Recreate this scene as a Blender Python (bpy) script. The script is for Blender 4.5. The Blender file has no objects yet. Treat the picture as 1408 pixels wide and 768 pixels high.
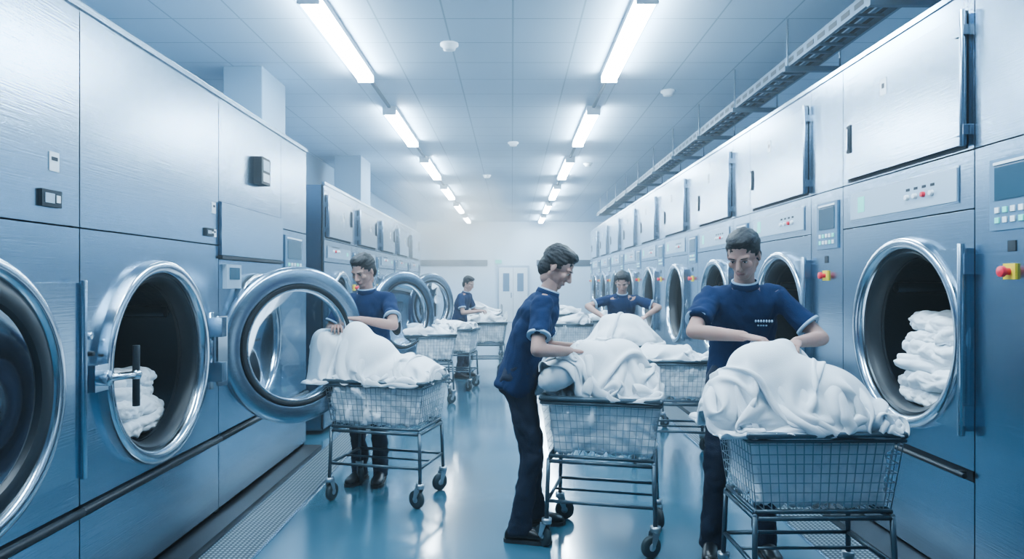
import bpy, bmesh, math, random
import numpy as np
from mathutils import Vector, Matrix, noise
V = Vector
random.seed(4)
scn = bpy.context.scene
col = scn.collection

# ------------------------------------------------------------ materials
def newmat(name):
    m = bpy.data.materials.new(name); m.use_nodes = True
    nt = m.node_tree
    return m, nt, nt.nodes["Principled BSDF"]

def mat(name, c, rough=.5, metal=0.0, bump=0.0, bscale=20, var=0.0, stretch=(1,1,1), spec=.5, emit=None, estr=0, sheen=0, sss=0):
    m, nt, b = newmat(name)
    b.inputs["Base Color"].default_value = (*c, 1)
    b.inputs["Roughness"].default_value = rough
    b.inputs["Metallic"].default_value = metal
    b.inputs["Specular IOR Level"].default_value = spec
    if sheen: b.inputs["Sheen Weight"].default_value = sheen
    if sss:
        b.inputs["Subsurface Weight"].default_value = sss
        b.inputs["Subsurface Radius"].default_value = (1,.35,.2); b.inputs["Subsurface Scale"].default_value = .01
    if emit:
        b.inputs["Emission Color"].default_value = (*emit, 1)
        b.inputs["Emission Strength"].default_value = estr
    tc = nt.nodes.new("ShaderNodeTexCoord"); mp = nt.nodes.new("ShaderNodeMapping")
    mp.inputs["Scale"].default_value = stretch
    nz = nt.nodes.new("ShaderNodeTexNoise"); nz.inputs["Scale"].default_value = bscale
    nz.inputs["Detail"].default_value = 4
    nt.links.new(tc.outputs["Object"], mp.inputs["Vector"]); nt.links.new(mp.outputs[0], nz.inputs["Vector"])
    if var > 0:
        mx = nt.nodes.new("ShaderNodeMix"); mx.data_type = 'RGBA'
        mx.inputs[6].default_value = (*[x*(1-var) for x in c], 1)
        mx.inputs[7].default_value = (*[min(1, x*(1+var)) for x in c], 1)
        nt.links.new(nz.outputs[0], mx.inputs[0]); nt.links.new(mx.outputs[2], b.inputs["Base Color"])
    if bump > 0:
        bp = nt.nodes.new("ShaderNodeBump"); bp.inputs["Strength"].default_value = bump
        bp.inputs["Distance"].default_value = .01
        nt.links.new(nz.outputs[0], bp.inputs["Height"]); nt.links.new(bp.outputs[0], b.inputs["Normal"])
    return m

STEEL = mat("brushed_steel", (.34,.455,.56), .25, 1.0, .06, 7, .11, (1, .5, 20))
STEEL2 = mat("door_steel", (.43,.55,.65), .23, 1.0, .05, 7, .08, (1, .6, 18))
CHROME = mat("chrome", (.66,.75,.82), .17, 1.0)
DARK = mat("dark_gap", (.012,.02,.03), .6)
RUBBER = mat("black_rubber", (.012,.016,.022), .45)
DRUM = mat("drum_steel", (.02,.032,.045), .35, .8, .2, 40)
PANEL = mat("control_panel_face", (.38,.50,.60), .4, .2)
PANELD = mat("control_panel_blue", (.10,.20,.30), .4)
SCREEN = mat("lcd_screen", (.02,.05,.08), .15, emit=(.1,.3,.45), estr=.15)
BTN = mat("button_green", (.15,.6,.5), .4, emit=(.2,.8,.7), estr=.4)
BTNW = mat("button_white", (.8,.85,.88), .4)
RED = mat("red_button", (.75,.03,.06), .35)
YEL = mat("yellow_plate", (.8,.6,.05), .4)
LABEL = mat("label_white", (.75,.83,.88), .5)
LINEN = mat("white_linen", (.88,.93,.97), .9, bump=.15, bscale=220, sheen=.15)
SHIRT = mat("navy_polo", (.005,.022,.075), .9, bump=.3, bscale=200, spec=.3)
TRIM = mat("polo_trim", (.32,.46,.60), .7)
TROUS = mat("navy_trousers", (.005,.013,.036), .8, bump=.3, bscale=150)
SHOE = mat("black_shoe", (.008,.01,.014), .35)
SOLE = mat("shoe_sole", (.03,.035,.04), .6)
SKIN = mat("skin", (.45,.285,.245), .55, bump=.1, bscale=90, sss=.2, spec=.35)
HAIR = mat("black_hair", (.006,.006,.010), .5, bump=.6, bscale=60, stretch=(1,6,1))
EYEW = mat("eye_white", (.45,.45,.47), .3)
EYEB = mat("eye_iris", (.03,.02,.015), .1)
LIP = mat("lips", (.36,.18,.17), .45)
CARTM = mat("cart_frame_paint", (.08,.12,.15), .35, .5)
WIRE = mat("wire_galvanised", (.45,.52,.57), .3, .8)
WHEEL = mat("caster_wheel", (.03,.05,.06), .5)
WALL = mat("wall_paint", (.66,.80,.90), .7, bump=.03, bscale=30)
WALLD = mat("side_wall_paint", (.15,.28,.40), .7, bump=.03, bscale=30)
COLM = mat("column_paint", (.18,.31,.42), .6, bump=.05, bscale=20)
TRAYM = mat("cable_tray_metal", (.11,.17,.23), .4, .6)
LIGHTBODY = mat("light_housing", (.6,.7,.78), .4, .1)
TUBE = mat("fluorescent_tube", (1,1,1), .4, emit=(.71,.88,1.0), estr=104)
PLAST = mat("white_plastic", (.75,.83,.88), .4)
BAND = mat("wall_band", (.06,.10,.14), .4)

def glass_mat():
    m = bpy.data.materials.new("door_glass"); m.use_nodes = True
    nt = m.node_tree; nt.nodes.clear()
    o = nt.nodes.new("ShaderNodeOutputMaterial"); t = nt.nodes.new("ShaderNodeBsdfTransparent")
    g = nt.nodes.new("ShaderNodeBsdfGlossy"); mx = nt.nodes.new("ShaderNodeMixShader"); fr = nt.nodes.new("ShaderNodeFresnel")
    fr.inputs[0].default_value = 1.6; t.inputs[0].default_value = (.78,.87,.92,1)
    g.inputs["Roughness"].default_value = .04; g.inputs[0].default_value = (.9,.95,1,1)
    nt.links.new(fr.outputs[0], mx.inputs[0]); nt.links.new(t.outputs[0], mx.inputs[1]); nt.links.new(g.outputs[0], mx.inputs[2])
    nt.links.new(mx.outputs[0], o.inputs[0]); return m
GLASS = glass_mat()

def steam_mat():
    m = bpy.data.materials.new("steam"); m.use_nodes = True
    nt = m.node_tree; nt.nodes.clear()
    o = nt.nodes.new("ShaderNodeOutputMaterial"); s = nt.nodes.new("ShaderNodeVolumeScatter")
    s.inputs["Color"].default_value = (.90,.96,1,1)
    tc = nt.nodes.new("ShaderNodeTexCoord")
    ln = nt.nodes.new("ShaderNodeVectorMath"); ln.operation='LENGTH'; nt.links.new(tc.outputs["Object"], ln.inputs[0])
    nz = nt.nodes.new("ShaderNodeTexNoise"); nz.inputs["Scale"].default_value = 1.9; nz.inputs["Detail"].default_value = 3
    nt.links.new(tc.outputs["Object"], nz.inputs["Vector"])
    r = nt.nodes.new("ShaderNodeMapRange"); r.inputs[1].default_value = .1; r.inputs[2].default_value = .98; r.inputs[3].default_value = 1; r.inputs[4].default_value = 0
    r.interpolation_type='SMOOTHSTEP'; nt.links.new(ln.outputs["Value"], r.inputs[0])
    n2 = nt.nodes.new("ShaderNodeMapRange"); n2.inputs[1].default_value=.33; n2.inputs[2].default_value=.66
    nt.links.new(nz.outputs[0], n2.inputs[0])
    mu = nt.nodes.new("ShaderNodeMath"); mu.operation='MULTIPLY'; nt.links.new(r.outputs[0], mu.inputs[0]); nt.links.new(n2.outputs[0], mu.inputs[1])
    m2 = nt.nodes.new("ShaderNodeMath"); m2.operation='MULTIPLY'; m2.inputs[1].default_value=.8; nt.links.new(mu.outputs[0], m2.inputs[0])
    nt.links.new(m2.outputs[0], s.inputs["Density"]); nt.links.new(s.outputs[0], o.inputs["Volume"])
    return m

def grid_mat(name, c, line, size, width, rough, offx=0, offy=0, bump=.3):
    m, nt, b = newmat(name)
    b.inputs["Roughness"].default_value = rough
    tc = nt.nodes.new("ShaderNodeTexCoord"); sp = nt.nodes.new("ShaderNodeSeparateXYZ")
    nt.links.new(tc.outputs["Object"], sp.inputs[0])
    outs = []
    for i, off in ((0, offx), (1, offy)):
        a = nt.nodes.new("ShaderNodeMath"); a.operation = 'ADD'; a.inputs[1].default_value = off + size*100
        d = nt.nodes.new("ShaderNodeMath"); d.operation = 'DIVIDE'; d.inputs[1].default_value = size
        f = nt.nodes.new("ShaderNodeMath"); f.operation = 'FRACT'
        l = nt.nodes.new("ShaderNodeMath"); l.operation = 'LESS_THAN'; l.inputs[1].default_value = width/size
        nt.links.new(sp.outputs[i], a.inputs[0]); nt.links.new(a.outputs[0], d.inputs[0]); nt.links.new(d.outputs[0], f.inputs[0]); nt.links.new(f.outputs[0], l.inputs[0])
        outs.append(l)
    mx = nt.nodes.new("ShaderNodeMath"); mx.operation = 'MAXIMUM'
    nt.links.new(outs[0].outputs[0], mx.inputs[0]); nt.links.new(outs[1].outputs[0], mx.inputs[1])
    nz = nt.nodes.new("ShaderNodeTexNoise"); nz.inputs["Scale"].default_value = 60
    nt.links.new(tc.outputs["Object"], nz.inputs["Vector"])
    c0 = nt.nodes.new("ShaderNodeMix"); c0.data_type = 'RGBA'
    c0.inputs[6].default_value = (*[x*.95 for x in c], 1); c0.inputs[7].default_value = (*[min(1, x*1.05) for x in c], 1)
    nt.links.new(nz.outputs[0], c0.inputs[0])
    cm = nt.nodes.new("ShaderNodeMix"); cm.data_type = 'RGBA'
    nt.links.new(mx.outputs[0], cm.inputs[0]); nt.links.new(c0.outputs[2], cm.inputs[6]); cm.inputs[7].default_value = (*line, 1)
    nt.links.new(cm.outputs[2], b.inputs["Base Color"])
    return m
CEIL = grid_mat("ceiling_tiles", (.42,.57,.69), (.26,.38,.48), .61, .016, .7)
GRATE = grid_mat("drain_grating", (.34,.42,.47), (.02,.035,.045), .028, .014, .35)

def floor_mat():
    m, nt, b = newmat("epoxy_floor")
    tc = nt.nodes.new("ShaderNodeTexCoord"); nz = nt.nodes.new("ShaderNodeTexNoise"); nz.inputs["Scale"].default_value = 1.3; nz.inputs["Detail"].default_value = 6
    nt.links.new(tc.outputs["Object"], nz.inputs["Vector"])
    cr = nt.nodes.new("ShaderNodeMix"); cr.data_type = 'RGBA'
    cr.inputs[6].default_value = (.055,.135,.19,1); cr.inputs[7].default_value = (.07,.155,.215,1)
    nt.links.new(nz.outputs[0], cr.inputs[0]); nt.links.new(cr.outputs[2], b.inputs["Base Color"])
    mr = nt.nodes.new("ShaderNodeMapRange"); mr.inputs[3].default_value = .11; mr.inputs[4].default_value = .22
    nt.links.new(nz.outputs[0], mr.inputs[0]); nt.links.new(mr.outputs[0], b.inputs["Roughness"])
    b.inputs["Coat Weight"].default_value=.5; b.inputs["Coat Roughness"].default_value=.10
    n2 = nt.nodes.new("ShaderNodeTexNoise"); n2.inputs["Scale"].default_value = 120
    nt.links.new(tc.outputs["Object"], n2.inputs["Vector"])
    bp = nt.nodes.new("ShaderNodeBump"); bp.inputs["Strength"].default_value = .04; bp.inputs["Distance"].default_value = .005
    nt.links.new(n2.outputs[0], bp.inputs["Height"]); nt.links.new(bp.outputs[0], b.inputs["Normal"])
    return m
FLOOR = floor_mat()

# ------------------------------------------------------------ builder
class B:
    def __init__(s): s.v=[]; s.f=[]; s.m=[]; s.sm=[]; s.mats=[]
    def mi(s, m):
        if m not in s.mats: s.mats.append(m)
        return s.mats.index(m)
    def add(s, vs, fs, m, smooth=False):
        o = len(s.v); s.v += [V(p) for p in vs]; k = s.mi(m)
        for f in fs: s.f.append([i+o for i in f]); s.m.append(k); s.sm.append(smooth)
    def box(s, x0,x1,y0,y1,z0,z1, m, skip=()):
        vs = [(x,y,z) for x in (x0,x1) for y in (y0,y1) for z in (z0,z1)]
        fs = {'x0':(0,1,3,2),'x1':(4,6,7,5),'y0':(0,4,5,1),'y1':(2,3,7,6),'z0':(0,2,6,4),'z1':(1,5,7,3)}
        s.add(vs, [f for k,f in fs.items() if k not in skip], m)
    def lathe(s, c, ax, prof, m, n=48, smooth=True):
        c=V(c); ax=V(ax).normalized(); a = ax.orthogonal().normalized(); b = ax.cross(a)
        vs=[]; 
        for r,h in prof:
            for i in range(n):
                t=2*math.pi*i/n; vs.append(c+ax*h+(a*math.cos(t)+b*math.sin(t))*max(r,1e-4))
        fs=[]
        for j in range(len(prof)-1):
            for i in range(n):
                k=(i+1)%n; fs.append((j*n+i, j*n+k, (j+1)*n+k, (j+1)*n+i))
        s.add(vs, fs, m, smooth)
    def tube(s, p0, p1, r, m, n=8, r1=None):
        p0=V(p0); p1=V(p1); ax=p1-p0; L=ax.length
        if L<1e-6: return
        r1 = r if r1 is None else r1
        s.lathe(p0, ax, [(0,0),(r,0),(r1,L),(0,L)], m, n, n>6)
    def path(s, pts, r, m, n=8, closed=False):
        pts=[V(p) for p in pts]
        k=len(pts)
        for i in range(k if closed else k-1):
            s.tube(pts[i], pts[(i+1)%k], r, m, n)
            s.ball(pts[i], r, m)
        if not closed: s.ball(pts[-1], r, m)
    def ball(s, c, r, m, n=8):
        s.ell(c,(r,r,r),m,n)
    def ell(s, c, rad, m, n=12, rot=None):
        c=V(c); vs=[]; rows=max(4,n//2)
        for j in range(rows+1):
            p=math.pi*j/rows
            for i in range(n):
                t=2*math.pi*i/n
                q=V((math.sin(p)*math.cos(t)*rad[0], math.sin(p)*math.sin(t)*rad[1], math.cos(p)*rad[2]))
                if j in (0,rows): q = V((1e-5*math.cos(t),1e-5*math.sin(t),q.z))
                if rot: q = rot @ q
                vs.append(c+q)
        fs=[]
        for j in range(rows):
            for i in range(n):
                k=(i+1)%n; fs.append((j*n+i,(j+1)*n+i,(j+1)*n+k,j*n+k))
        fs.append(tuple(range(n))); fs.append(tuple(reversed(range(rows*n,rows*n+n))))
        s.add(vs,fs,m,True)
    def cap(s, p0,p1,r0,r1,m,n=14):
        p0=V(p0);p1=V(p1)
        s.ell(p0,(r0,)*3,m,n); s.ell(p1,(r1,)*3,m,n); s.tube(p0,p1,r0,m,n,r1)
    def loft(s, rings, m, n=24):
        vs=[]
        for c,a,b in rings:
            for i in range(n):
                t=2*math.pi*i/n; vs.append(V(c)+V(a)*math.cos(t)+V(b)*math.sin(t))
        fs=[]
        for j in range(len(rings)-1):
            for i in range(n):
                k=(i+1)%n; fs.append((j*n+i,j*n+k,(j+1)*n+k,(j+1)*n+i))
        fs.append(tuple(reversed(range(n)))); fs.append(tuple(range((len(rings)-1)*n,len(rings)*n)))
        s.add(vs,fs,m,True)
    def prism(s, pts, x0, x1, m):
        n=len(pts); vs=[(x0,p[0],p[1]) for p in pts]+[(x1,p[0],p[1]) for p in pts]
        fs=[tuple(range(n)), tuple(reversed(range(n,2*n)))]+[(i,i+n,(i+1)%n+n,(i+1)%n) for i in range(n)]
        s.add(vs,fs,m)
    def hole(s, x0,x1,y0,y1,z0,z1,cy,cz,r,m):
        an=[2*math.pi*i/64 for i in range(64)]
        for (yy,zz) in ((y0,z0),(y1,z0),(y0,z1),(y1,z1)):
            an.append(math.atan2(zz-cz,yy-cy)%(2*math.pi))
        an=sorted(an); n=len(an); ci=[]; re=[]
        for a in an:
            c,q=math.cos(a),math.sin(a); ci.append((cy+r*c,cz+r*q))
            t=1e9
            if c>1e-9:t=min(t,(y1-cy)/c)
            if c<-1e-9:t=min(t,(y0-cy)/c)
            if q>1e-9:t=min(t,(z1-cz)/q)
            if q<-1e-9:t=min(t,(z0-cz)/q)
            re.append((cy+t*c,cz+t*q))
        vs=[(x0,*p) for p in ci]+[(x0,*p) for p in re]+[(x1,*p) for p in ci]+[(x1,*p) for p in re]
        fs=[]
        for i in range(n):
            k=(i+1)%n
            fs+= [(i,k,n+k,n+i),(2*n+i,3*n+i,3*n+k,2*n+k),(i,2*n+i,2*n+k,k),(n+i,n+k,3*n+k,3*n+i)]
        s.add(vs,fs,m)
    def mesh(s, name, flipx=False, fix=True):
        me=bpy.data.meshes.new(name)
        vs=[(-p.x,p.y,p.z) if flipx else tuple(p) for p in s.v]
        me.from_pydata(vs,[],s.f)
        for m in s.mats: me.materials.append(m)
        me.polygons.foreach_set("material_index", s.m); me.polygons.foreach_set("use_smooth", s.sm)
        me.update()
        if fix:
            bm=bmesh.new(); bm.from_mesh(me); bmesh.ops.recalc_face_normals(bm,faces=bm.faces); bm.to_mesh(me); bm.free()
        return me
    def obj(s, name, loc=(0,0,0), rz=0, flipx=False, bevel=0, parent=None, fix=True):
        me=s.mesh(name, flipx, fix); return place(name, me, loc, rz, bevel, parent)

def place(name, me, loc=(0,0,0), rz=0, bevel=0, parent=None):
    o=bpy.data.objects.new(name,me); col.objects.link(o); o.location=loc; o.rotation_euler=(0,0,rz)
    if bevel:
        md=o.modifiers.new("b",'BEVEL'); md.width=bevel; md.segments=2; md.limit_method='ANGLE'; md.angle_limit=math.radians(50)
    if parent:
        o.parent=parent; o.matrix_parent_inverse=Matrix.Translation(-V(parent.location))
    return o
def empty(name, loc):
    e=bpy.data.objects.new(name,None); col.objects.link(e); e.location=loc; e.empty_display_size=.2; return e

def remesh(b, name, voxel, it=4, fac=.5):
    me=b.mesh(name+"_src"); o=bpy.data.objects.new("tmp",me); col.objects.link(o)
    md=o.modifiers.new("r",'REMESH'); md.mode='VOXEL'; md.voxel_size=voxel; md.use_smooth_shade=True
    sm=o.modifiers.new("s",'SMOOTH'); sm.factor=fac; sm.iterations=it
    dg=bpy.context.evaluated_depsgraph_get(); dg.update()
    out=bpy.data.meshes.new_from_object(o.evaluated_get(dg)); out.name=name
    bpy.data.objects.remove(o); bpy.data.meshes.remove(me)
    for p in out.polygons: p.use_smooth=True; p.material_index=0
    out.materials.clear(); out.materials.append(b.mats[0])
    return out

def folds(me, amp, freq, seed=0, st=(1,1,1), warp=.9, sharp=True):
    off=V((seed*7.1,seed*3.3,seed*1.7)); res=[]
    for v in me.vertices:
        c=v.co; q=V((c.x*st[0],c.y*st[1],c.z*st[2]))*freq+noise.noise_vector(c*2.2+off)*warp+off
        a=abs(noise.noise(q)); bb=abs(noise.noise(q*2.3+V((5,5,5)))); cc=noise.noise(c*2.5+off)
        d=amp*((2.4*a-.55)+.45*(2.2*bb-.4)+.5*cc)
        res.append(c+v.normal*d)
    for v,c in zip(me.vertices,res): v.co=c
    me.update()

# ------------------------------------------------------------ room
CH=3.9; XL=-3.7; XR=3.6; Y0=-1.6; YB=26.5
def shell(name, x0,x1,y0,y1,z0,z1,m):
    b=B(); b.box(x0,x1,y0,y1,z0,z1,m); return b.obj(name)
shell("floor",XL-.2,XR+.2,Y0-.2,YB+.2,-.12,0,FLOOR)
shell("ceiling",XL-.2,XR+.2,Y0-.2,YB+.2,CH,CH+.12,CEIL)
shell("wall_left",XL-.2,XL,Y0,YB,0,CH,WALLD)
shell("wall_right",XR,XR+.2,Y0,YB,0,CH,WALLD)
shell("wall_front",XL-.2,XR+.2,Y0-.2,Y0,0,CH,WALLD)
shell("wall_back",XL-.2,XR+.2,YB,YB+.2,0,CH,WALL)
b=B(); b.box(XL,-.95,YB-.03,YB,2.18,2.42,BAND); b.box(.95,XR,YB-.03,YB,2.18,2.42,BAND); b.obj("trim_1")
b=B(); b.box(XL,XR,YB-.05,YB,0,.12,BAND); b.obj("baseboard_back")
b=B(); b.box(-.62,.62,YB-.08,YB-.01,0,2.2,PANEL); b.box(-.55,.55,YB-.1,YB-.08,.02,2.12,PLAST)
b.box(-.004,.004,YB-.105,YB-.1,.02,2.12,DARK)
for x in (-.4,.15): b.box(x,x+.25,YB-.11,YB-.1,1.2,1.9,PANELD)
b.box(-.1,-.06,YB-.14,YB-.1,.95,1.15,CHROME); b.obj("door_1",(.05,0,0))
b=B(); b.box(-.35,-.1,YB-.05,YB-.02,2.28,2.42,BTN); b.obj("exit_sign",(-.3,0,0))
for nm,x0,x1 in (("l",-1.74,-1.45),("r",1.76,2.04)):
    b=B(); b.box(x0,x1,-1,19.5,0,.006,GRATE); b.box(x0-.014,x0,-1,19.5,0,.01,STEEL2); b.box(x1,x1+.014,-1,19.5,0,.01,STEEL2); b.obj("floor_drain_grating")
b=B(); b.box(-1.95,-1.755,-1,6.3,0,.045,RUBBER); b.obj("trim_2")
b=B(); b.box(2.055,2.3,-.3,19.61,0,.045,RUBBER); b.obj("trim_3")
for (x0,x1,y0,y1) in ((-3.15,-2.72,7.44,8.2),(-3.3,-2.8,12.66,13.5)):
    b=B(); b.box(x0,x1,y0,y1,0,CH,COLM); b.obj("structural_column",bevel=.01)
for xl in (-1.64,1.09):
    for k in range(-2,6):
        y=5.5+3.64*k
        if y<Y0+.1: continue
        y1=y+2.15
        b=B(); b.box(-.09,.09,y,y1,CH-.05,CH,LIGHTBODY); b.box(-.07,.07,y+.03,y1-.03,CH-.115,CH-.05,TUBE)
        b.box(-.09,.09,y-.02,y,CH-.12,CH,PLAST); b.box(-.09,.09,y1,y1+.02,CH-.12,CH,PLAST)
        b.box(-.018,.018,y1+.02,y+3.62 if y+3.7<YB else YB-.1,CH-.03,CH,TRAYM)
        b.obj("fluorescent_ceiling_light",(xl,0,0))
for (x,y) in ((-.62,6.75),(0.02,11.5),(1.92,8.4),(-.55,15.0),(.5,4.0),(1.5,13.5)):
    b=B(); b.lathe((0,0,0),(0,0,-1),[(0,0),(.09,0),(.09,.02),(.065,.035),(.06,.06),(.03,.07),(0,.07)],PLAST,24); b.obj("smoke_detector",(x,y,CH))
b=B(); xt0,xt1,zt=2.50,2.74,3.48; 
for x in (xt0,xt1): b.box(x-.012,x+.012,-1.3,20,zt,zt+.10,TRAYM)
y=-1.2
while y<20: b.box(xt0,xt1,y,y+.03,zt+.01,zt+.03,TRAYM); b.box(xt0-.014,xt0-.012,y+.03,y+.16,zt+.03,zt+.07,DARK); y+=.2
for i,x in enumerate((2.55,2.6,2.66,2.70)): b.tube((x,-1.3,zt+.045),(x,20,zt+.045),.014,RUBBER if i%2 else PANELD,6)
y=.3
while y<20:
    b.box(xt0-.06,XR,y,y+.045,zt-.05,zt-.005,TRAYM)
    for x in (xt0-.03,xt1+.2): b.tube((x,y+.02,zt-.05),(x,y+.02,CH),.008,TRAYM,6)
    b.tube((xt1+.35,y+.02,3.03),(xt1+.35,y+.02,zt),.012,TRAYM,6)
    y+=1.45
b.obj("cable_tray")

# ------------------------------------------------------------ machines (local: front plane x=0, interior +x)
def ring(b,cy,cz,r=.5,closed=False,depth=.72):
    b.lathe((0,cy,cz),(-1,0,0),[(r-.035,-.04),(r-.035,.02),(r-.025,.042),(r-.008,.052),(r+.018,.055),(r+.034,.045),(r+.04,.0)],CHROME,64)
    b.lathe((0,cy,cz),(-1,0,0),[(r-.075,-.10),(r-.075,-.02),(r-.05,.005),(r-.034,.0)],RUBBER,64)
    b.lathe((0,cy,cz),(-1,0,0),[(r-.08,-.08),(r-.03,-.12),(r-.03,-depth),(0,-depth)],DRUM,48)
    for k in range(3):
        a=k*2.1+.6; p=V((0,cy+(r-.06)*math.cos(a),cz+(r-.06)*math.sin(a)))
        b.tube(p+V((.14,0,0)),p+V((depth-.02,0,0)),.035,DRUM,8)
    if closed:
        b.lathe((0,cy,cz),(-1,0,0),[(r-.03,.03),(r-.07,.06),(r-.12,.05),(r-.13,.02)],RUBBER,64)
        b.lathe((0,cy,cz),(-1,0,0),[(r-.13,.03),(r-.25,.015),(0,-.03)],GLASS,48)
def body(b,y0,y1,top,x=.9):
    b.box(.02,x,y0,y1,.045,top,STEEL,skip=('x0',))
    for (a,c,d,e) in ((y0,y0+.03,.06,top),(y1-.03,y1,.06,top)): b.box(.012,.03,a,c,d,e,DARK)
def estop(b,y,z):
    b.box(-.012,0,y-.038,y+.038,z-.036,z+.036,YEL); b.lathe((-.012,y,z),(-1,0,0),[(.016,0),(.016,.022),(.026,.027),(.024,.042),(0,.045)],RED,20)
def cpanel(b,y0,y1,z0,z1):
    b.box(-.012,0,y0,y1,z0,z1,PANELD); w=y1-y0;h=z1-z0
    b.box(-.016,-.012,y0+.12*w,y1-.12*w,z0+.42*h,z1-.12*h,SCREEN)
    b.box(-.018,-.012,y0+.1*w,y1-.1*w,z1-.09*h,z1-.05*h,LABEL)
    for i in range(5):
        for j in range(2):
            yy=y0+w*(.14+.16*i); zz=z0+h*(.1+.14*j)
            b.box(-.018,-.012,yy,yy+w*.09,zz,zz+h*.08,(BTN if (i+j)%3==1 else BTNW))
def washer_big(top=2.98, wm=1.32, wc=.49, cy=None, cz=1.26, r=.5, closed=False, up=2.19, mid=1.9, depth=.9):
    b=B(); g=.004; W=wm+wc; cy=cy or wm*.43
    body(b,0,W,top,depth)
    T=.022
    b.box(0,T,g,wm-g,up+g,top,STEEL); b.box(0,T,wm+g,W-g,up+g,top,STEEL)
    b.box(-.01,T,-.0,W,top,top+.03,STEEL2)
    b.box(-.006,0,.055,wm-.085,up+.012,top-.095,DARK)
    b.box(-.030,-.006,.05,wm-.1,up+.03,top-.11,STEEL2)
    b.tube((-.036,.038,up+.02),(-.036,.038,top-.1),.013,STEEL2,14)
    for z in (up+.1,top-.2): b.box(-.042,0,.02,.09,z-.025,z+.025,STEEL2)
    b.box(-.038,-.03,wm-.17,wm-.12,up+.2,up+.38,DARK); b.box(-.048,-.038,wm-.155,wm-.135,up+.22,up+.36,CHROME)
    b.box(-.033,-.030,wm*.55,wm*.55+.07,top-.32,top-.22,LABEL); b.box(-.034,-.033,wm*.55+.02,wm*.55+.05,top-.28,top-.25,DARK)
    b.box(0,T,g,wm-g,mid+g,up-g,STEEL)
    b.box(-.004,0,.11,wm-.11,mid+.04,up-.06,STEEL2)
    b.box(-.010,-.004,.12,wm-.12,mid+.05,up-.07,PANEL)
    b.box(-.012,-.010,wm-.3,wm-.22,mid+.09,up-.1,BTN)
    for i in range(4):
        b.lathe((-.008,.32+.075*i,mid+.12),(-1,0,0),[(.016,0),(.014,.018),(0,.018)],(RED if i==1 else BTNW),14)
        b.box(-.012,-.010,.3+.075*i,.335+.075*i,mid+.155,mid+.17,DARK)
    b.hole(0,T,g,wm-g,.62,mid-g,cy,cz,r,STEEL)
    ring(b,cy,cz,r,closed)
    z0,z1=cz-.45,cz+.45; rr=r+.036
    a0=math.asin(.45/rr); ye=.03
    a1=math.acos(min(1,(cy-ye)/rr)) if cy-ye<rr else 0
    for sgn in (1,-1):
        ar=[(cy-rr*math.cos(a),cz+sgn*rr*math.sin(a)) for a in [a1+(a0-a1)*i/14 for i in range(15)]]
        b.prism(ar+[(ye,cz+sgn*.45)],-.03,0,STEEL2)
    b.tube((-.045,.03,z0-.02),(-.045,.03,z1+.02),.018,STEEL2,14)
    for z in (z0+.08,z1-.08): b.box(-.05,0,.0,.06,z-.05,z+.05,STEEL2)
    b.box(.012,.03,0,W,.56,.63,DARK); b.tube((-.03,.03,.59),(-.03,wm-.04,.59),.014,RUBBER,8)
    for y in (.08,wm-.1): b.box(-.03,.02,y,y+.03,.58,.6,RUBBER)
    b.box(0,T,g,wm-g,.06,.565,STEEL)
    b.box(0,T,wm+g,W-g,.06,up-g,STEEL)
    cm=wm+wc/2
    cpanel(b,wm+.06,W-.12,mid-.12,up-.08)
    b.box(-.004,0,cm-.03,cm+.02,cz+.42,cz+.47,DARK)
    estop(b,cm,cz+.33)
    return b
big=washer_big().mesh("industrial_washer")
y=-.3; i=0
while y<19.5:
    place("industrial_washer",big,(2.25,y,0),0,.003); y+=1.81
small=washer_big(top=2.53,wm=1.2,wc=.25,cy=.6,cz=1.15,r=.48,up=1.98,mid=1.75,depth=.79).mesh("tumble_dryer",flipx=True)
for k in range(5): place("tumble_dryer",small,(-1.9,6.9+1.45*k,0),0,.003)

def left_machine(w,cy,closed):
    b=B(); g=.004;T=.022; top=2.74; seam=1.78
    body(b,0,w,top)
    b.box(0,T,g,w-g,seam+g,top,STEEL); b.box(-.012,T,0,w,top,top+.03,STEEL2)
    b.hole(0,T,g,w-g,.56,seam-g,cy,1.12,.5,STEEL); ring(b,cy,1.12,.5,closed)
    b.box(.012,.03,0,w,.5,.57,DARK); b.tube((-.01,0,.53),(-.01,w,.53),.02,RUBBER,10)
    b.box(0,T,g,w-g,.08,.50,STEEL)
    return b
def door_plate(b,cy,w):
    z0,z1=1.12-.42,1.12+.42; rr=.538; a0=math.asin(.42/rr)
    arc=[(cy+rr*math.cos(a0-2*a0*i/30),1.12+rr*math.sin(a0-2*a0*i/30)) for i in range(31)]
    b.prism(arc+[(w-.03,z0),(w-.03,z1)],-.03,0,STEEL2)
    b.tube((-.04,w-.035,z0-.01),(-.04,w-.035,z1+.01),.014,STEEL2,12)
def tag(b,y,z,w=.06,h=.08): b.box(-.004,0,y,y+w,z,z+h,LABEL); b.box(-.005,-.004,y+.01,y+w-.01,z+h*.55,z+h*.75,DARK)
def meter(b,y,z,w=.12,h=.07): b.box(-.015,0,y,y+w,z,z+h,DARK); b.box(-.018,-.015,y+.015,y+w*.6,z+.015,z+h-.015,PANEL); b.box(-.018,-.015,y+w*.7,y+w*.9,z+.02,z+h-.02,LABEL)
b=left_machine(1.4,.71,True); door_plate(b,.71,1.4); tag(b,1.2,2.0); meter(b,1.14,1.85)
m0=b.mesh("commercial_tumble_washer",flipx=True)
place("commercial_tumble_washer",m0,(-1.9,1.6,0),0,.003); place("commercial_tumble_washer",m0,(-1.9,.2,0),0,.003); place("commercial_tumble_washer",m0,(-1.9,-1.2,0),0,.003)
b=left_machine(1.42,.66,False); tag(b,1.32,1.98,.05,.07); meter(b,1.22,1.83,.1,.05); tag(b,1.33,1.83,.05,.05)
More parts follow.
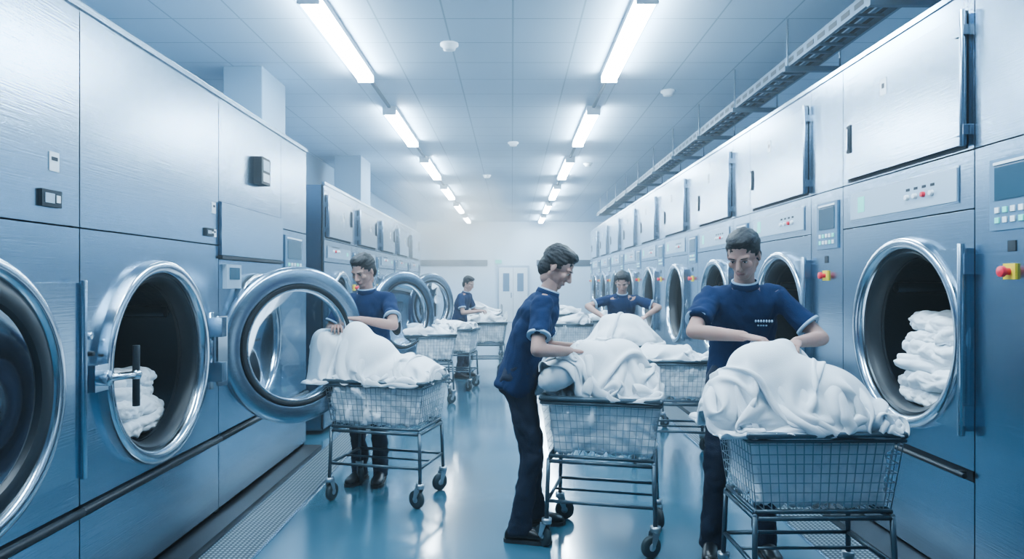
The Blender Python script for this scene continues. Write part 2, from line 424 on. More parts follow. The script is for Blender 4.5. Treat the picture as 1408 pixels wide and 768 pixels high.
b.box(-.05,0,.03,.13,1.05,1.17,STEEL2); b.lathe((-.05,.08,1.11),(-1,0,0),[(.035,0),(.035,.04),(0,.045)],CHROME,20)
b.tube((-.08,.08,1.11),(-.10,.27,1.10),.018,CHROME,10); b.tube((-.10,.27,.95),(-.10,.27,1.24),.017,RUBBER,12); b.ball((-.10,.27,1.10),.028,CHROME)
b.lathe((0,.07,1.3),(-1,0,0),[(.018,0),(.016,.012),(0,.012)],CHROME,12); b.lathe((0,.07,1.22),(-1,0,0),[(.012,0),(.01,.02),(0,.02)],RUBBER,12)
for z in (.98,1.26): b.box(-.09,0,1.26,1.34,z-.06,z+.06,STEEL2)
b.obj("commercial_tumble_washer",(-1.9,3.0,0),flipx=True,bevel=.003)
b=B(); g=.004;T=.022;w=1.19;top=2.74
body(b,0,w+.69,top)
b.box(0,T,g,w-g,2.07,top,STEEL); b.box(-.012,T,0,w+.69,top,top+.03,STEEL2)
b.box(-.02,T,g,w-g,1.72,2.062,STEEL2); b.box(-.025,T,g,w-g,1.695,1.715,RUBBER)
b.hole(.0,T,g,w-g,.56,1.69,.6,1.12,.45,STEEL); ring(b,.6,1.12,.45,False)
b.box(-.03,0,.06,.30,1.5,1.66,PANEL); b.box(-.035,-.03,.1,.26,1.56,1.64,SCREEN)
b.box(0,T,g,w+.68,.08,.5,STEEL); b.tube((-.01,0,.53),(-.01,w+.69,.53),.02,RUBBER,10)
b.box(-.06,0,.60,.78,2.27,2.47,RUBBER); b.box(-.065,-.06,.63,.75,2.37,2.45,PANEL); b.box(-.065,-.06,.63,.75,2.29,2.35,LABEL)
tag(b,.98,1.78,.05,.05)
b.box(0,T,w+g,w+.69-g,.56,1.98,STEEL); b.box(0,T,w+g,w+.69-g,1.99,top,STEEL)
cpanel(b,w+.08,w+.56,1.6,1.94)
b.obj("flatwork_ironer",(-1.9,4.42,0),flipx=True,bevel=.003)

def round_door(R=.54):
    b=B(); c=(0,-R-.06,0)
    b.lathe(c,(1,0,0),[(R,-.02),(R,.02),(R-.01,.035),(R-.03,.04),(.44,.045),(.43,.035),(.415,.035),(.415,-.035),(.43,-.04),(R-.03,-.04),(R-.01,-.035),(R,-.02)],STEEL2,72)
    b.lathe(c,(1,0,0),[(.415,-.05),(.415,.05),(.39,.055),(.385,.03),(.385,-.03),(.39,-.055),(.415,-.05)],RUBBER,64)
    b.lathe(c,(1,0,0),[(.388,-.045),(.388,.045),(.375,.05),(.37,.0),(.375,-.05),(.388,-.045)],CHROME,64)
    b.lathe(c,(1,0,0),[(.372,.01),(.3,.035),(.2,.055),(.1,.065),(0,.068)],GLASS,56)
    for z in (-.14,.14): b.box(-.03,.03,-.15,.03,z-.05,z+.05,STEEL2)
    b.box(-.045,-.015,-.09,-.03,-.22,.22,CHROME); b.tube((0,0,-.24),(0,0,.24),.022,CHROME,12)
    return b
rd=round_door().mesh("open_porthole_door")
place("open_porthole_door",rd,(-1.90,4.30,1.11),math.radians(137))
place("open_porthole_door",rd,(-1.72,8.02,1.14),math.radians(143))
place("open_porthole_door",rd,(-1.72,10.95,1.16),math.radians(143))
b=B()
for y in (8.02,10.95):
    for z in (1.0,1.28): b.box(-1.9,-1.72,y-.02,y+.02,z-.03,z+.03,STEEL2)
b.obj("door_hinge_bracket")

# ------------------------------------------------------------ linen
def blob(name, parts, voxel=.016, amp=.022, freq=6, seed=0, st=(1,1,1), it=6, parent=None):
    b=B()
    for p in parts:
        if p[0]=='e': b.ell(p[1],p[2],LINEN,18,p[3] if len(p)>3 else None)
        elif p[0]=='b':
            (cx,cy),z0,z1,hb,ht,yaw=p[1:]; R=Matrix.Rotation(yaw,3,'Z'); vs=[]
            for z,h in ((z0,hb),(z1,ht)):
                for sx,sy in ((-1,-1),(1,-1),(1,1),(-1,1)): vs.append(R@V((sx*h[0],sy*h[1],0))+V((cx,cy,z)))
            b.add(vs,[(3,2,1,0),(4,5,6,7),(0,1,5,4),(1,2,6,5),(2,3,7,6),(3,0,4,7)],LINEN)
        elif p[0]=='c': b.cap(p[1],p[2],p[3],p[4],LINEN,14)
    me=remesh(b,name,voxel,it); folds(me,amp,freq,seed,st)
    return place(name,me,parent=parent)

def Rx(a): return Matrix.Rotation(math.radians(a),3,'X')
def Ry(a): return Matrix.Rotation(math.radians(a),3,'Y')
def Rz(a): return Matrix.Rotation(math.radians(a),3,'Z')

# crumpled cloth: position based dynamics on a grid
def cloth(name, ctr, size, comp, sup, box=None, n=70, steps=60, seed=0, yaw=0, pins=(), infl=.012, zamp=.13, parent=None, grav=.0026, thick=.005, bnd=None, zmin=None, wob=.075, bend=1.3, fr=3.6):
    sx,sy=size; nx=n; ny=max(12,int(n*sy/sx)); hx=sx/(nx-1); hy=sy/(ny-1)
    gx,gy=np.meshgrid(np.linspace(-.5,.5,nx),np.linspace(-.5,.5,ny),indexing='ij')
    X=gx*sx*comp[0]; Y=gy*sy*comp[1]
    off=V((seed*3.7,seed*1.9,seed*5.3))
    P=np.zeros((nx,ny,3))
    c_,s_=math.cos(yaw),math.sin(yaw)
    zz = ctr[2]
    for i in range(nx):
        for j in range(ny):
            m_=V((gx[i,j]*sx*fr,gy[i,j]*sy*fr,0)); q=m_+off; w=noise.noise_vector(q)*wob+noise.noise_vector(q*2.3)*wob*.5
            x=X[i,j]+w.x; y=Y[i,j]+w.y
            P[i,j]=(ctr[0]+c_*x-s_*y, ctr[1]+s_*x+c_*y, zz+zamp*(noise.noise(q*1.6)+.6*noise.noise(q*3.1)))
    sups=[]
    for c,r,R in sup:
        Rm=np.array(R) if R is not None else np.eye(3)
        sups.append((np.array(c),np.array(r)+infl,Rm))
    pin=[]
    for (i,j,t) in pins: pin.append((int(i*(nx-1)),int(j*(ny-1)),np.array(t)))
    L=P.copy()
    def solve(A,Bv,rest,k=1.0):
        d=Bv-A; l=np.linalg.norm(d,axis=-1,keepdims=True)+1e-9
        return d*((l-rest)/l*.5*k)
    hd=math.hypot(hx,hy)
    cx,cy,by,hw,hdp,zt,zb=box; cb,sb=math.cos(by),math.sin(by)
    for st_ in range(steps):
        vel=(P-L)*.86
        vl=np.linalg.norm(vel,axis=-1,keepdims=True); vel*=np.minimum(1,.03/(vl+1e-9))
        L=P.copy(); P=P+vel; P[...,2]-=grav
        for it in range(8):
            for a0 in (0,1):
                m=min(P[a0:-1:2].shape[0],P[a0+1::2].shape[0]); cd=solve(P[a0:a0+2*m:2],P[a0+1:a0+1+2*m:2],hx)
                P[a0:a0+2*m:2]+=cd; P[a0+1:a0+1+2*m:2]-=cd
            for a0 in (0,1):
                m=min(P[:,a0:-1:2].shape[1],P[:,a0+1::2].shape[1]); cd=solve(P[:,a0:a0+2*m:2],P[:,a0+1:a0+1+2*m:2],hy)
                P[:,a0:a0+2*m:2]+=cd; P[:,a0+1:a0+1+2*m:2]-=cd
            cd=solve(P[:-1,:-1],P[1:,1:],hd,.5); P[:-1,:-1]+=cd*.6; P[1:,1:]-=cd*.6
            cd=solve(P[1:,:-1],P[:-1,1:],hd,.5); P[1:,:-1]+=cd*.6; P[:-1,1:]-=cd*.6
            for kk,w in ((2,.22*bend),(4,.08*bend)):
                cd=solve(P[:-kk],P[kk:],hx*kk,w); P[:-kk]+=cd*.6; P[kk:]-=cd*.6
                cd=solve(P[:,:-kk],P[:,kk:],hy*kk,w); P[:,:-kk]+=cd*.6; P[:,kk:]-=cd*.6
            for i,j,t in pin: P[i,j]=t; P[max(0,i-1):i+2,max(0,j-1):j+2]=P[max(0,i-1):i+2,max(0,j-1):j+2]*.5+t*.5
            if it%2==0: continue
            hit=np.zeros(P.shape[:2],bool)
            for c,r,R in sups:
                q=((P-c)@R)/r; l=np.linalg.norm(q,axis=-1); ins=l<1
                if ins.any():
                    qq=q[ins]/(l[ins][:,None]+1e-9); P[ins]=(qq*r)@R.T+c; hit|=ins
            dx=P[...,0]-cx; dy=P[...,1]-cy; u=cb*dx+sb*dy; v=-sb*dx+cb*dy; z=P[...,2]
            if bnd is not None:
                u=np.clip(u,bnd[0],bnd[1]); v=np.clip(v,bnd[2],bnd[3])
            if zmin is not None:
                lo=z<zmin; z=np.maximum(z,zmin); hit|=lo
            ins=(np.abs(u)<hw)&(np.abs(v)<hdp)&(z<zt)&(z>zb)
            if ins.any():
                pu=hw-np.abs(u); pv=hdp-np.abs(v); pz=(zt-z)*.4
                top=ins&(pz<=pu)&(pz<=pv); su=ins&~top&(pu<=pv); sv=ins&~top&~su
                z=np.where(top,zt,z); u=np.where(su,np.sign(u)*hw,u); v=np.where(sv,np.sign(v)*hdp,v); hit|=ins
            P[...,0]=cx+cb*u-sb*v; P[...,1]=cy+sb*u+cb*v; P[...,2]=z
            P[hit]=P[hit]*.65+L[hit]*.35
    me=bpy.data.meshes.new(name)
    vs=P.reshape(-1,3).tolist(); fs=[(i*ny+j,(i+1)*ny+j,(i+1)*ny+j+1,i*ny+j+1) for i in range(nx-1) for j in range(ny-1)]
    me.from_pydata(vs,[],fs); me.materials.append(LINEN)
    for p in me.polygons: p.use_smooth=True
    o=place(name,me,parent=parent)
    sm=o.modifiers.new("s",'SMOOTH'); sm.factor=.5; sm.iterations=1
    so=o.modifiers.new("t",'SOLIDIFY'); so.thickness=thick; so.offset=0
    sb_=o.modifiers.new("d",'SUBSURF'); sb_.levels=1; sb_.render_levels=1
    return o

def cart(cx,cy,yaw,w=.68,d=.52,top=.87,bot=.53,linen=None,seed=0,voxel=.016,sheets=None,n=44):
    b=B(); W=w/2;D=d/2; wb,db=W-.045,D-.035
    ct=[(-W,-D,top),(W,-D,top),(W,D,top),(-W,D,top)]; cb=[(-wb,-db,bot),(wb,-db,bot),(wb,db,bot),(-wb,db,bot)]
    for i in range(4):
        p,q=V(ct[i]),V(ct[(i+1)%4]); pb,qb=V(cb[i]),V(cb[(i+1)%4])
        k_=round((q-p).length/.040)
        for k in range(k_+1):
            t=k/k_; b.tube(p.lerp(q,t),pb.lerp(qb,t),.0025,WIRE,4)
        m=8
        for k in range(1,m):
            t=k/m; b.tube(p.lerp(pb,t),q.lerp(qb,t),.0025,WIRE,4)
    for k in range(1,14):
        t=k/14; b.tube(V(cb[0]).lerp(V(cb[1]),t),V(cb[3]).lerp(V(cb[2]),t),.0024,WIRE,4)
    b.path(ct,.016,CARTM,10,True); b.path([V(p)-V((0,0,.025)) for p in ct],.010,CARTM,8,True)
    b.path(cb,.011,CARTM,8,True)
    b.path([(x*1.02,y_*1.02,bot-.03) for x,y_,z in cb],.012,CARTM,8,True)
    lw,ld=W-.03,D-.02
    feet=[]
    for sx,sy in ((-1,-1),(1,-1),(1,1),(-1,1)):
        a=V((sx*wb*1.02,sy*db*1.02,bot-.02)); e=V((sx*lw,sy*ld,.17)); b.path([a,e],.013,CARTM,8); feet.append(e)
    sh=[V((f.x*.985,f.y*.985,.27)) for f in feet]; b.path(sh,.011,CARTM,8,True)
    b.path([sh[0].lerp(sh[3],.5),sh[1].lerp(sh[2],.5)],.008,CARTM,8)
    for j,f in enumerate(feet):
        a=.5+j*1.3+seed; dr=V((math.cos(a),math.sin(a),0)); pr=V((-dr.y,dr.x,0)); c=f+dr*.03; c.z=.062
        b.lathe((f.x,f.y,.14),(0,0,1),[(0,0),(.03,0),(.03,.03),(0,.03)],WIRE,12)
        for s_ in (-1,1):
            t0=V((f.x,f.y,.145))+pr*s_*.02; t1=c+pr*s_*.024
            b.add([t0-dr*.02,t0+dr*.03,t1+dr*.012,t1-dr*.012,t0-dr*.02+pr*.003,t0+dr*.03+pr*.003,t1+dr*.012+pr*.003,t1-dr*.012+pr*.003],[(0,1,2,3),(7,6,5,4),(0,4,5,1),(1,5,6,2),(2,6,7,3),(3,7,4,0)],WIRE)
        b.lathe(c-pr*.017,pr,[(0,0),(.035,0),(.055,.0),(.062,.008),(.062,.026),(.055,.034),(.035,.034),(0,.034)],WHEEL,24)
        b.lathe(c-pr*.019,pr,[(0,0),(.022,0),(.022,.038),(0,.038)],WIRE,12)
    o=b.obj("wire_laundry_cart",(cx,cy,0),yaw)
    parts=[('b',(cx,cy),bot+.02,top-.012,(wb-.02,db-.02),(W-.03,D-.03),yaw)]
    R=Matrix.Rotation(yaw,3,'Z')
    if linen is None:
        rs=random.Random(seed)
        ls=[((rs.uniform(-.12,.12),rs.uniform(-.08,.08),top+.02),(.19,.13,.09)) for _ in range(3)]
        linen=[('e',R@V(c)+V((cx,cy,0)),r) for c,r in ls]
    sup=[(p[1],p[2],p[3] if len(p)>3 else None) for p in linen if p[0]=='e']
    for p in linen:
        if p[0]=='c':
            for t in (0,.33,.67,1): sup.append((V(p[1]).lerp(V(p[2]),t),(p[3]*(1-t)+p[4]*t,)*3,None))
    root=empty("laundry_pile",(cx,cy,bot))
    blob("basket_fill",parts,min(voxel,.013),.026,8,seed,(1.5,1.5,.8),2,parent=root)
    blob("heap_core",[('e',p[1],V(p[2])*.88,*(p[3:])) for p in linen if p[0]=='e' and max(p[2])>.12],voxel,.008,9,seed,(1,1,1),5,parent=root)
    if sheets is None: sheets=[dict(size=(1.25,.95),comp=(.5,.46))]
    for si,sh_ in enumerate(sheets):
        s=dict(sh_); dx=s.pop('dx',0); dy=s.pop('dy',0); dz=s.pop('dz',.22); ny_=s.pop('n',n)
        s.setdefault('bnd',(-W-.015,W+.015,-D-.015,D+.015)); s.setdefault('zmin',top-.01)
        s.setdefault('infl',.012+.012*si)
        cloth("sheet",(cx+dx,cy+dy,top+dz),s.pop('size'),s.pop('comp'),sup,(cx,cy,yaw,W-.0,D-.0,top-.0,.2),n=ny_,seed=seed*5+si,yaw=yaw+s.pop('rot',0),parent=root,**s)
    return o

yaw1,yaw2=math.radians(-14),math.radians(-13)
cart(-.90,4.95,yaw1,w=.74,d=.50,top=.85,linen=[
    ('e',(-.85,4.93,.88),(.30,.2,.12)),('e',(-1.02,4.92,.97),(.18,.14,.17)),('e',(-1.10,4.95,1.08),(.10,.09,.16),Ry(-18)),
    ('e',(-.70,4.9,.90),(.18,.16,.09),Ry(12)),
    ('c',(-1.38,5.0,1.12),(-1.2,4.98,1.04),.06,.07)],seed=1,n=84,
    sheets=[dict(size=(1.5,1.1),comp=(.47,.44)),
            dict(size=(1.5,1.05),comp=(.58,.45),dx=-.12,dz=.40,rot=.2,bend=1.7,zamp=.09,fr=3,bnd=(-.60,.38,-.27,.3),zmin=.82,pins=((.42,.85,(-1.13,5.02,1.26)),(.15,.7,(-1.3,5.02,1.20))))])
cart(.56,4.15,yaw2,w=.68,d=.54,top=.87,linen=[
    ('e',(.58,4.12,.92),(.27,.19,.13)),('e',(.57,4.12,1.03),(.17,.15,.12)),('e',(.48,4.08,1.09),(.12,.10,.08)),('e',(.64,4.1,1.10),(.12,.1,.08)),
    ('e',(.27,4.00,.99),(.14,.09,.09),Ry(-20)),('e',(.13,3.99,.93),(.09,.08,.075),Ry(-30)),('e',(.77,4.08,.95),(.11,.12,.07),Ry(20))],seed=2,n=88,
    sheets=[dict(size=(1.5,1.2),comp=(.44,.42)),
            dict(size=(.95,.75),comp=(.5,.46),n=64,dx=-.36,dy=-.13,dz=.22,rot=.1,bend=1.5,zamp=.08,fr=3.6,bnd=(-.56,-.02,-.22,.16),zmin=.865,infl=.014),
            dict(size=(1.45,1.1),comp=(.46,.42),dx=.02,dz=.38,rot=.1,bend=1.6,zamp=.11,fr=3.1,bnd=(-.36,.33,-.26,.26),zmin=.875,infl=.022,pins=((.22,.45,(.39,4.02,1.15)),))])
cart(1.40,3.27,math.radians(1),w=.70,d=.46,top=.86,bot=.51,linen=[
    ('e',(1.39,3.25,.91),(.31,.17,.13)),('e',(1.31,3.28,1.04),(.24,.13,.14),Ry(8)),('e',(1.22,3.30,1.13),(.15,.11,.10)),('e',(1.50,3.25,.99),(.19,.13,.13),Ry(25)),
    ('e',(1.07,3.28,.97),(.12,.10,.15),Ry(20)),('e',(.99,3.25,.88),(.08,.08,.09)),('e',(1.66,3.2,.91),(.11,.12,.06),Ry(20)),('c',(1.34,3.38,1.20),(1.26,3.3,1.12),.04,.08)],seed=3,voxel=.014,n=98,
    sheets=[dict(size=(1.7,1.1),comp=(.43,.43)),
            dict(size=(1.7,1.15),comp=(.54,.41),dx=-.10,dz=.46,rot=-.1,bend=1.6,zamp=.11,fr=3.1,bnd=(-.50,.35,-.235,.25),zmin=.84,pins=((.42,.8,(1.21,3.44,1.26)),(.60,.8,(1.43,3.44,1.23))))])
cart(1.40,6.05,math.radians(-8),seed=4,n=56)
cart(1.16,7.45,math.radians(5),w=.9,linen=[('e',(1.2,7.4,.93),(.28,.2,.15)),('e',(1.25,7.45,1.06),(.2,.15,.13)),('e',(1.07,7.5,1.1),(.10,.1,.08)),('e',(1.38,7.4,.96),(.14,.15,.1))],seed=5,voxel=.02,n=60,
    sheets=[dict(size=(1.5,1.2),comp=(.5,.45),dz=.4,pins=((.3,.8,(1.03,7.72,1.17)),(.75,.8,(1.5,7.72,1.17))))])
cart(-.45,11.6,math.radians(6),seed=6,voxel=.02)
cart(-.86,10.0,math.radians(-10),seed=7,voxel=.02)
cart(-1.1,8.9,math.radians(12),seed=8,voxel=.02)
cart(-.55,14.0,math.radians(3),seed=9,voxel=.025,n=30)
cart(.95,11.2,math.radians(3),seed=10,voxel=.025,n=36)
cart(1.5,12.2,math.radians(3),seed=11,voxel=.025,n=36)
cart(1.1,14.5,math.radians(3),seed=12,voxel=.025,n=30)
def stack(name,cx,cy,z0,n,rx,ry,dz,seed):
    rs=random.Random(seed); root=empty(name,(cx,cy,z0))
    for i in range(n):
        b=B(); R=Rz(rs.uniform(-8,8))@Rx(rs.uniform(-6,6))@Ry(rs.uniform(-6,6)); c=V((cx+rs.uniform(-.03,.03),cy+rs.uniform(-.04,.04),z0+dz*i))
        ax,ay,az=rx*(1-.03*i),ry*(1-.04*i),dz*.72
        vs=[];N=26;M=10
        for j in range(M+1):
            ph=-math.pi/2+math.pi*j/M
            for k in range(N):
                t=2*math.pi*k/N; se=lambda v,e: math.copysign(abs(v)**e,v)
                vs.append(c+R@V((ax*se(math.cos(t),.45)*se(math.cos(ph),.35),ay*se(math.sin(t),.45)*se(math.cos(ph),.35),az*se(math.sin(ph),.8))))
        fs=[(j*N+k,j*N+(k+1)%N,(j+1)*N+(k+1)%N,(j+1)*N+k) for j in range(M) for k in range(N)]+[tuple(reversed(range(N))),tuple(range(M*N,M*N+N))]
        b.add(vs,fs,LINEN,True)
        me=remesh(b,"folded_sheet",.008,2); folds(me,.018,7,seed+i*3,(1,1,2.4),1.4); place("folded_sheet",me,parent=root)
stack("folded_linen_stack",2.54,3.84,.89,6,.25,.37,.082,3)
stack("folded_linen_stack",-2.28,3.76,.77,4,.24,.32,.075,5)

# ------------------------------------------------------------ people
def build_head():
    b=B(); m=SKIN
    b.ell((0,-.012,.03),(.076,.095,.087),m,24); b.ell((0,.018,-.035),(.060,.072,.078),m,24)
    b.ell((0,.066,-.092),(.024,.02,.020),m)
    for s in (-1,1):
        b.cap((s*.052,-.005,-.05),(s*.018,.06,-.093),.018,.016,m)
        b.ell((s*.04,.066,-.022),(.022,.018,.02),m); b.ell((s*.009,.1,-.036),(.008,.010,.008),m)
        b.ell((s*.077,-.006,-.010),(.008,.016,.029),m,14,Rz(-s*20)); b.cap((s*.015,.080,.020),(s*.045,.070,.022),.011,.010,m)
        b.ell((s*.031,.071,.003),(.016,.012,.012),m,12)
    b.cap((0,.083,.012),(0,.107,-.030),.008,.013,m); b.cap((-.02,.080,-.058),(.02,.080,-.058),.009,.009,m); b.cap((-.017,.080,-.069),(.017,.080,-.069),.009,.009,m)
    b.cap((0,-.02,-.04),(0,-.015,-.08),.052,.050,m)
    head=remesh(b,"head",.0045,3)
    h=B(); h.ell((0,-.022,.045),(.084,.098,.088),HAIR,24); h.ell((0,.012,.095),(.068,.072,.036),HAIR,20); h.ell((0,-.055,-.02),(.072,.056,.075),HAIR,18)
    for s in (-1,1): h.ell((s*.068,-.008,.03),(.016,.038,.035),HAIR)
    rs=random.Random(2)
    for i in range(26):
        a=rs.uniform(0,6.28); r=rs.uniform(0,.06); h.ell((r*math.cos(a),r*math.sin(a)*1.1,.105+rs.uniform(0,.014)-r*.25),(.016,.022,.012),HAIR,8)
    hair=remesh(h,"hair",.006,2); folds(hair,.004,45,3,(1,.3,1),.2)
    e=B()
    for s in (-1,1):
        e.ell((s*.031,.0795,.001),(.0105,.006,.0048),EYEW,14); e.ell((s*.031,.0845,.001),(.0045,.002,.0042),EYEB,10)
        e.cap((s*.017,.0905,.021),(s*.045,.081,.022),.0028,.0024,HAIR,8)
        e.cap((s*.021,.0845,.0065),(s*.041,.0815,.0055),.0016,.0014,HAIR,6)
    e.cap((-.018,.0885,-.062),(.018,.0885,-.062),.0035,.0035,LIP,8); e.cap((-.014,.088,-.068),(.014,.088,-.068),.004,.004,LIP,8)
    return head,hair,e.mesh("face_features")
HEAD,HAIRM,FACE=build_head()
def build_hand(side,curl):
    b=B(); m=SKIN
    b.loft([(V((0,-.02,0)),V((.025,0,0)),V((0,0,.018))),(V((0,.02,0)),V((.032,0,0)),V((0,0,.016))),(V((0,.06,0)),V((.041,0,0)),V((0,0,.014))),(V((0,.092,0)),V((.040,0,0)),V((0,0,.011)))],m,20)
    for k,(x,L,sp) in enumerate(((.030,.070,.10),(.010,.080,.03),(-.011,.074,-.04),(-.030,.058,-.12))):
        p=V((x*side,.085,0)); a=.15
        for seg,(fr,rr) in enumerate(((.46,.0092),(.30,.0083),(.24,.0072))):
            a+=curl*(1+.12*k); d=V((side*sp,math.cos(a),-math.sin(a))); d.normalize(); q=p+d*L*fr; b.cap(p,q,rr,rr-.0009,m,10); p=q
    p=V((side*.026,.018,-.004)); q=p+V((side*.030,.030,-.012)); b.cap(p,q,.014,.011,m,10); r=q+V((side*.014,.028,-.012)); b.cap(q,r,.0105,.009,m,10); b.cap(r,r+V((side*.002,.022,-.008)),.009,.0075,m,10)
    return remesh(b,"hand",.0038,2)
HANDS={1:build_hand(1,.42),-1:build_hand(-1,.42)}

def ik(a,c,l1,l2,pole):
    a=V(a);c=V(c);d=c-a;L=min(d.length,(l1+l2)*.995);d.normalize();c=a+d*L
    x=(l1*l1-l2*l2+L*L)/(2*L); h=math.sqrt(max(0,l1*l1-x*x)); p=V(pole)-d*V(pole).dot(d); p.normalize()
    return a+d*x+p*h, c

def person(base,f,H,lean,look,handR,handL,footR,footL,poleR=None,poleL=None,handdir=None,logo=False,toe=None,seed=0):
    k=H/1.75; f=V((f[0],f[1],0)).normalized(); up=V((0,0,1)); r=f.cross(up)
    la=math.radians(lean); e=empty("laundry_worker",(base[0],base[1],0))
    P=V((base[0],base[1],.948*k))-f*math.sin(la)*.14
    u=(up*math.cos(la)+f*math.sin(la)); tf=(f*math.cos(la)-up*math.sin(la))
    def T(t):
        s=t/.55; return P+u*t*k - tf*.025*math.sin(max(0,min(1,s))*math.pi)
    sh={1:T(.445)+r*.17*k,-1:T(.445)-r*.17*k}
    arms={}
    for s,hd,pl in ((1,handR,poleR),(-1,handL,poleL)):
        pole=V(pl) if pl else (r*s*.7-up*.8-f*.3)
        el,wr=ik(sh[s],V(hd),.295*k,.255*k,pole); arms[s]=(el,wr)
    legs={}
    for s,ft in ((1,footR),(-1,footL)):
        hip=P+r*s*.09*k-u*.02; ank=V((ft[0],ft[1],.085*k)); kn,an=ik(hip,ank,.435*k,.425*k,f+r*s*.1)
        legs[s]=(hip,kn,an)
    hf=V(look).normalized(); nb=T(.52); ndir=(up*.65+u*.35+hf*.22).normalized(); hc=nb+ndir*.15*k
    b=B(); m=SKIN
    b.loft([(T(t),r*w*k,tf*d*k) for t,w,d in ((-.05,.14,.09),(.05,.14,.09),(.2,.125,.085),(.35,.145,.095),(.45,.15,.09),(.5,.08,.06),(.53,.05,.05))],m)
    b.cap(T(.48),hc-ndir*.04,.054*k,.050*k,m)
    for s in (1,-1):
        el,wr=arms[s]; b.cap(T(.44)+r*s*.1*k,sh[s],.06*k,.052*k,m); b.cap(sh[s],el,.048*k,.037*k,m)
        mid=el.lerp(wr,.3); b.cap(el,mid,.037*k,.039*k,m); b.cap(mid,wr,.039*k,.026*k,m)
        hip,kn,an=legs[s]; b.cap(hip,kn,.075*k,.05*k,m); b.cap(kn,an,.048*k,.034*k,m)
    place("body",remesh(b,"body",.011,4),parent=e)
    b=B(); m=SHIRT
    b.loft([(T(t),r*w*k,tf*d*k) for t,w,d in ((-.09,.180,.128),(-.04,.178,.126),(.05,.165,.118),(.16,.156,.114),(.28,.168,.120),(.38,.176,.120),(.44,.170,.108),(.475,.13,.088),(.505,.078,.07),(.515,.066,.064))],m,28)
    for s in (1,-1):
        el,wr=arms[s]; b.cap(T(.425)+r*s*.09*k,sh[s],.078*k,.062*k,m)
        sd=(el-sh[s]); sa=sd.normalized(); o1=sa.orthogonal().normalized(); o2=sa.cross(o1)
        b.loft([(sh[s]+sd*t,o1*w*k,o2*w*k) for t,w in ((-.02,.060),(.3,.060),(.5,.061),(.70,.064))],m,20)
    me=remesh(b,"polo_shirt",.010,5); folds(me,.012,7,seed+1,(1,1,.8),.9); place("polo_shirt",me,parent=e)
    b=B()
    for s in (1,-1):
        sd=(arms[s][0]-sh[s]); c=sh[s]+sd*.69; b.lathe(c,sd,[(.045*k,-.008),(.067*k,-.008),(.068*k,.008),(.045*k,.008)],TRIM,24)
    nd=(ndir+u).normalized()
    b.lathe(T(.505),nd,[(.066*k,-.01),(.072*k,.0),(.066*k,.032),(.060*k,.034),(.058*k,.0)],SHIRT,24)
    b.lathe(T(.505),nd,[(.0665*k,.028),(.068*k,.034),(.058*k,.037)],TRIM,24)
    if logo:
        for i in range(7): 
            c=T(.36)+tf*.129*k-r*(.045+.014*i); b.ell(c,(.006,.006,.008),TRIM,6)
        for i in range(4):
            c=T(.335)+tf*.127*k-r*(.06+.014*i); b.ell(c,(.006,.006,.005),TRIM,6)
    b.obj("collar_and_cuffs",parent=e)
    b=B(); m=TROUS
    b.loft([(P+u*t*k,r*w*k,tf*d*k) for t,w,d in ((-.12,.10,.09),(-.07,.160,.115),(0,.168,.118),(.07,.155,.108),(.1,.145,.10))],m,28)
    for s in (1,-1):
        hip,kn,an=legs[s]; b.cap(hip-r*s*.005,kn,.090*k,.066*k,m); b.cap(kn,an+(kn-an)*.12,.066*k,.056*k,m)
        lo=an+(kn-an)*.25; b.loft([(lo,r*.060*k,f*.064*k),(V((an.x,an.y,.045)),r*.058*k,f*.066*k)],m,20)
    me=remesh(b,"trousers",.011,4); folds(me,.011,6,seed+4,(1,1,1.4),.9); place("trousers",me,parent=e)
    b=B(); td=V((toe[0],toe[1],0)).normalized() if toe else f
    for s in (1,-1):
        an=legs[s][2]; g=V((an.x,an.y,0)); d=(td+r*s*.15).normalized(); q=d.cross(up)
        b.loft([(g+d*x+up*(h+.012),q*w,up*h) for x,w,h in ((-.085,.018,.02),(-.07,.034,.034),(-.02,.040,.045),(.04,.041,.045),(.09,.046,.036),(.14,.048,.029),(.175,.040,.023),(.195,.02,.014))],SHOE,18)
        b.cap(g+up*.06,g+up*.11,.044,.042,SHOE)
    me=remesh(b,"shoes",.007,3); place("shoes",me,parent=e)
    b=B()
    for s in (1,-1):
        an=legs[s][2]; g=V((an.x,an.y,0)); d=(td+r*s*.15).normalized(); q=d.cross(up)
        out=[(-.09,.012),(-.075,.034),(-.02,.040),(.04,.040),(.09,.048),(.14,.050),(.18,.040),(.2,.018)]
        ol=[g+d*x+q*w for x,w in out]+[g+d*x-q*w for x,w in reversed(out)]; n=len(ol)
        b.add([p+up*.001 for p in ol]+[p+up*.022 for p in ol],[tuple(range(n)),tuple(range(n,2*n))]+[(i,(i+1)%n,(i+1)%n+n,i+n) for i in range(n)],SOLE)
    b.obj("shoe_soles",parent=e)
    hu=(up-hf*up.dot(hf)).normalized(); hr=hf.cross(hu); M=Matrix((hr,hf,hu)).transposed().to_4x4()
    for nm,me in (("head",HEAD),("hair",HAIRM),("face_features",FACE)):
        o=place(nm,me,parent=e); o.matrix_basis=Matrix.Translation(hc+hu*.01)@M@Matrix.Scale(k,4)
    for s in (1,-1):
        el,wr=arms[s]; d=(wr-el).normalized(); d=(d+V(handdir)*.6).normalized() if handdir else d
        n=(up-d*up.dot(d)).normalized(); x=d.cross(n)
        M=Matrix((x,d,n)).transposed().to_4x4()
        o=place("right_hand" if s==1 else "left_hand",HANDS[-s],parent=e); o.matrix_basis=Matrix.Translation(wr)@M@Matrix.Scale(k,4)
    return e

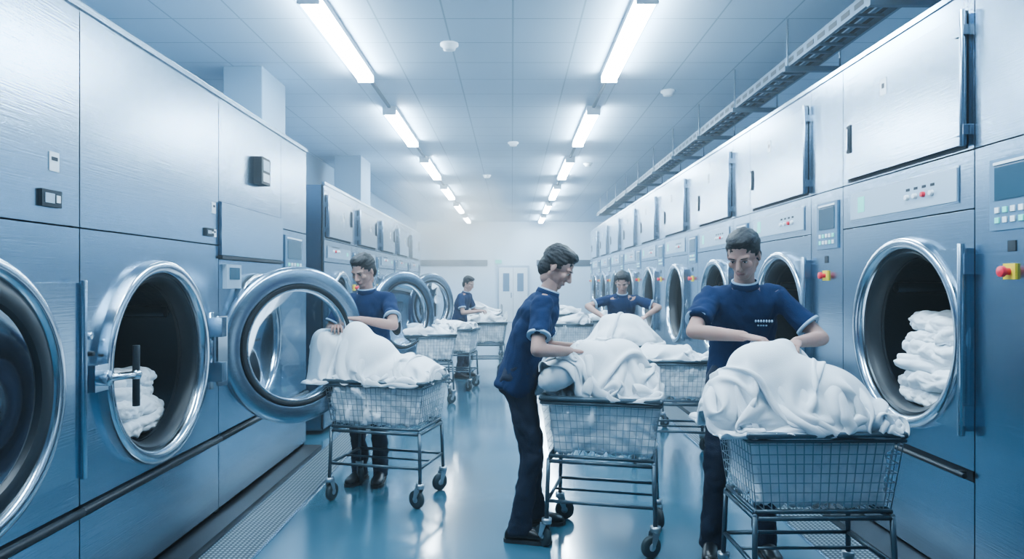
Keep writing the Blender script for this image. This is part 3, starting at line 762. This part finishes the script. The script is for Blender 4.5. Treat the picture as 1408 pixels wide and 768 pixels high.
person((.09,4.15),(1,-.02),1.80,20,(.85,-.2,-.6),(.34,3.97,1.14),(.40,4.22,1.14),(.04,4.06),(.14,4.34),seed=1)
person((1.30,3.88),(-.15,-1),1.86,19,(-.6,-.8,-.58),(1.17,3.44,1.27),(1.43,3.44,1.24),(1.13,3.88),(1.43,3.86),poleR=(-1,-.1,-.45),poleL=(1,0,-.6),handdir=(.3,-.3,-.2),logo=True,seed=2)
person((-1.12,5.37),(-.15,-1),1.77,10,(-.4,-.8,-.45),(-1.30,5.05,1.21),(-1.13,5.04,1.27),(-1.18,5.32),(-1.02,5.30),poleL=(1,-.1,-.4),handdir=(-.3,-.3,-.1),seed=3)
person((1.30,8.15),(-.05,-1),1.72,24,(-.2,-.8,-.5),(1.02,7.75,1.16),(1.52,7.75,1.16),(1.2,8.15),(1.42,8.15),poleR=(-1,0,0),poleL=(1,0,0),seed=4)
person((-.82,11.1),(.9,-.35),1.66,14,(.7,-.4,-.3),(-.55,10.9,1.08),(-.5,11.15,1.08),(-.86,11.0),(-.78,11.22),seed=5)

# ------------------------------------------------------------ steam drifting over the dryers
b=B(); b.ell((0,0,0),(1,1,1),steam_mat(),24)
so=b.obj("steam_cloud",(-1.0,12.2,2.5)); so.scale=(1.5,3.4,1.3)

# ------------------------------------------------------------ world, camera
w=bpy.data.worlds.new("World"); scn.world=w; w.use_nodes=True
wn=w.node_tree
wn.nodes["Background"].inputs[0].default_value=(.35,.55,.75,1); wn.nodes["Background"].inputs[1].default_value=.3
vs=wn.nodes.new("ShaderNodeVolumeScatter"); vs.inputs["Color"].default_value=(.84,.94,1,1); vs.inputs["Density"].default_value=.012; vs.inputs["Anisotropy"].default_value=.5
wn.links.new(vs.outputs[0], wn.nodes["World Output"].inputs["Volume"])
try: scn.view_settings.look='AgX - Medium High Contrast'
except Exception as ex: print(ex)
cam=bpy.data.cameras.new("camera"); co=bpy.data.objects.new("camera",cam); col.objects.link(co)
co.location=(0,0,1.54); co.rotation_euler=(math.radians(90),0,0); cam.lens=24; cam.sensor_width=36; cam.shift_y=.003; cam.clip_start=.05
scn.camera=co
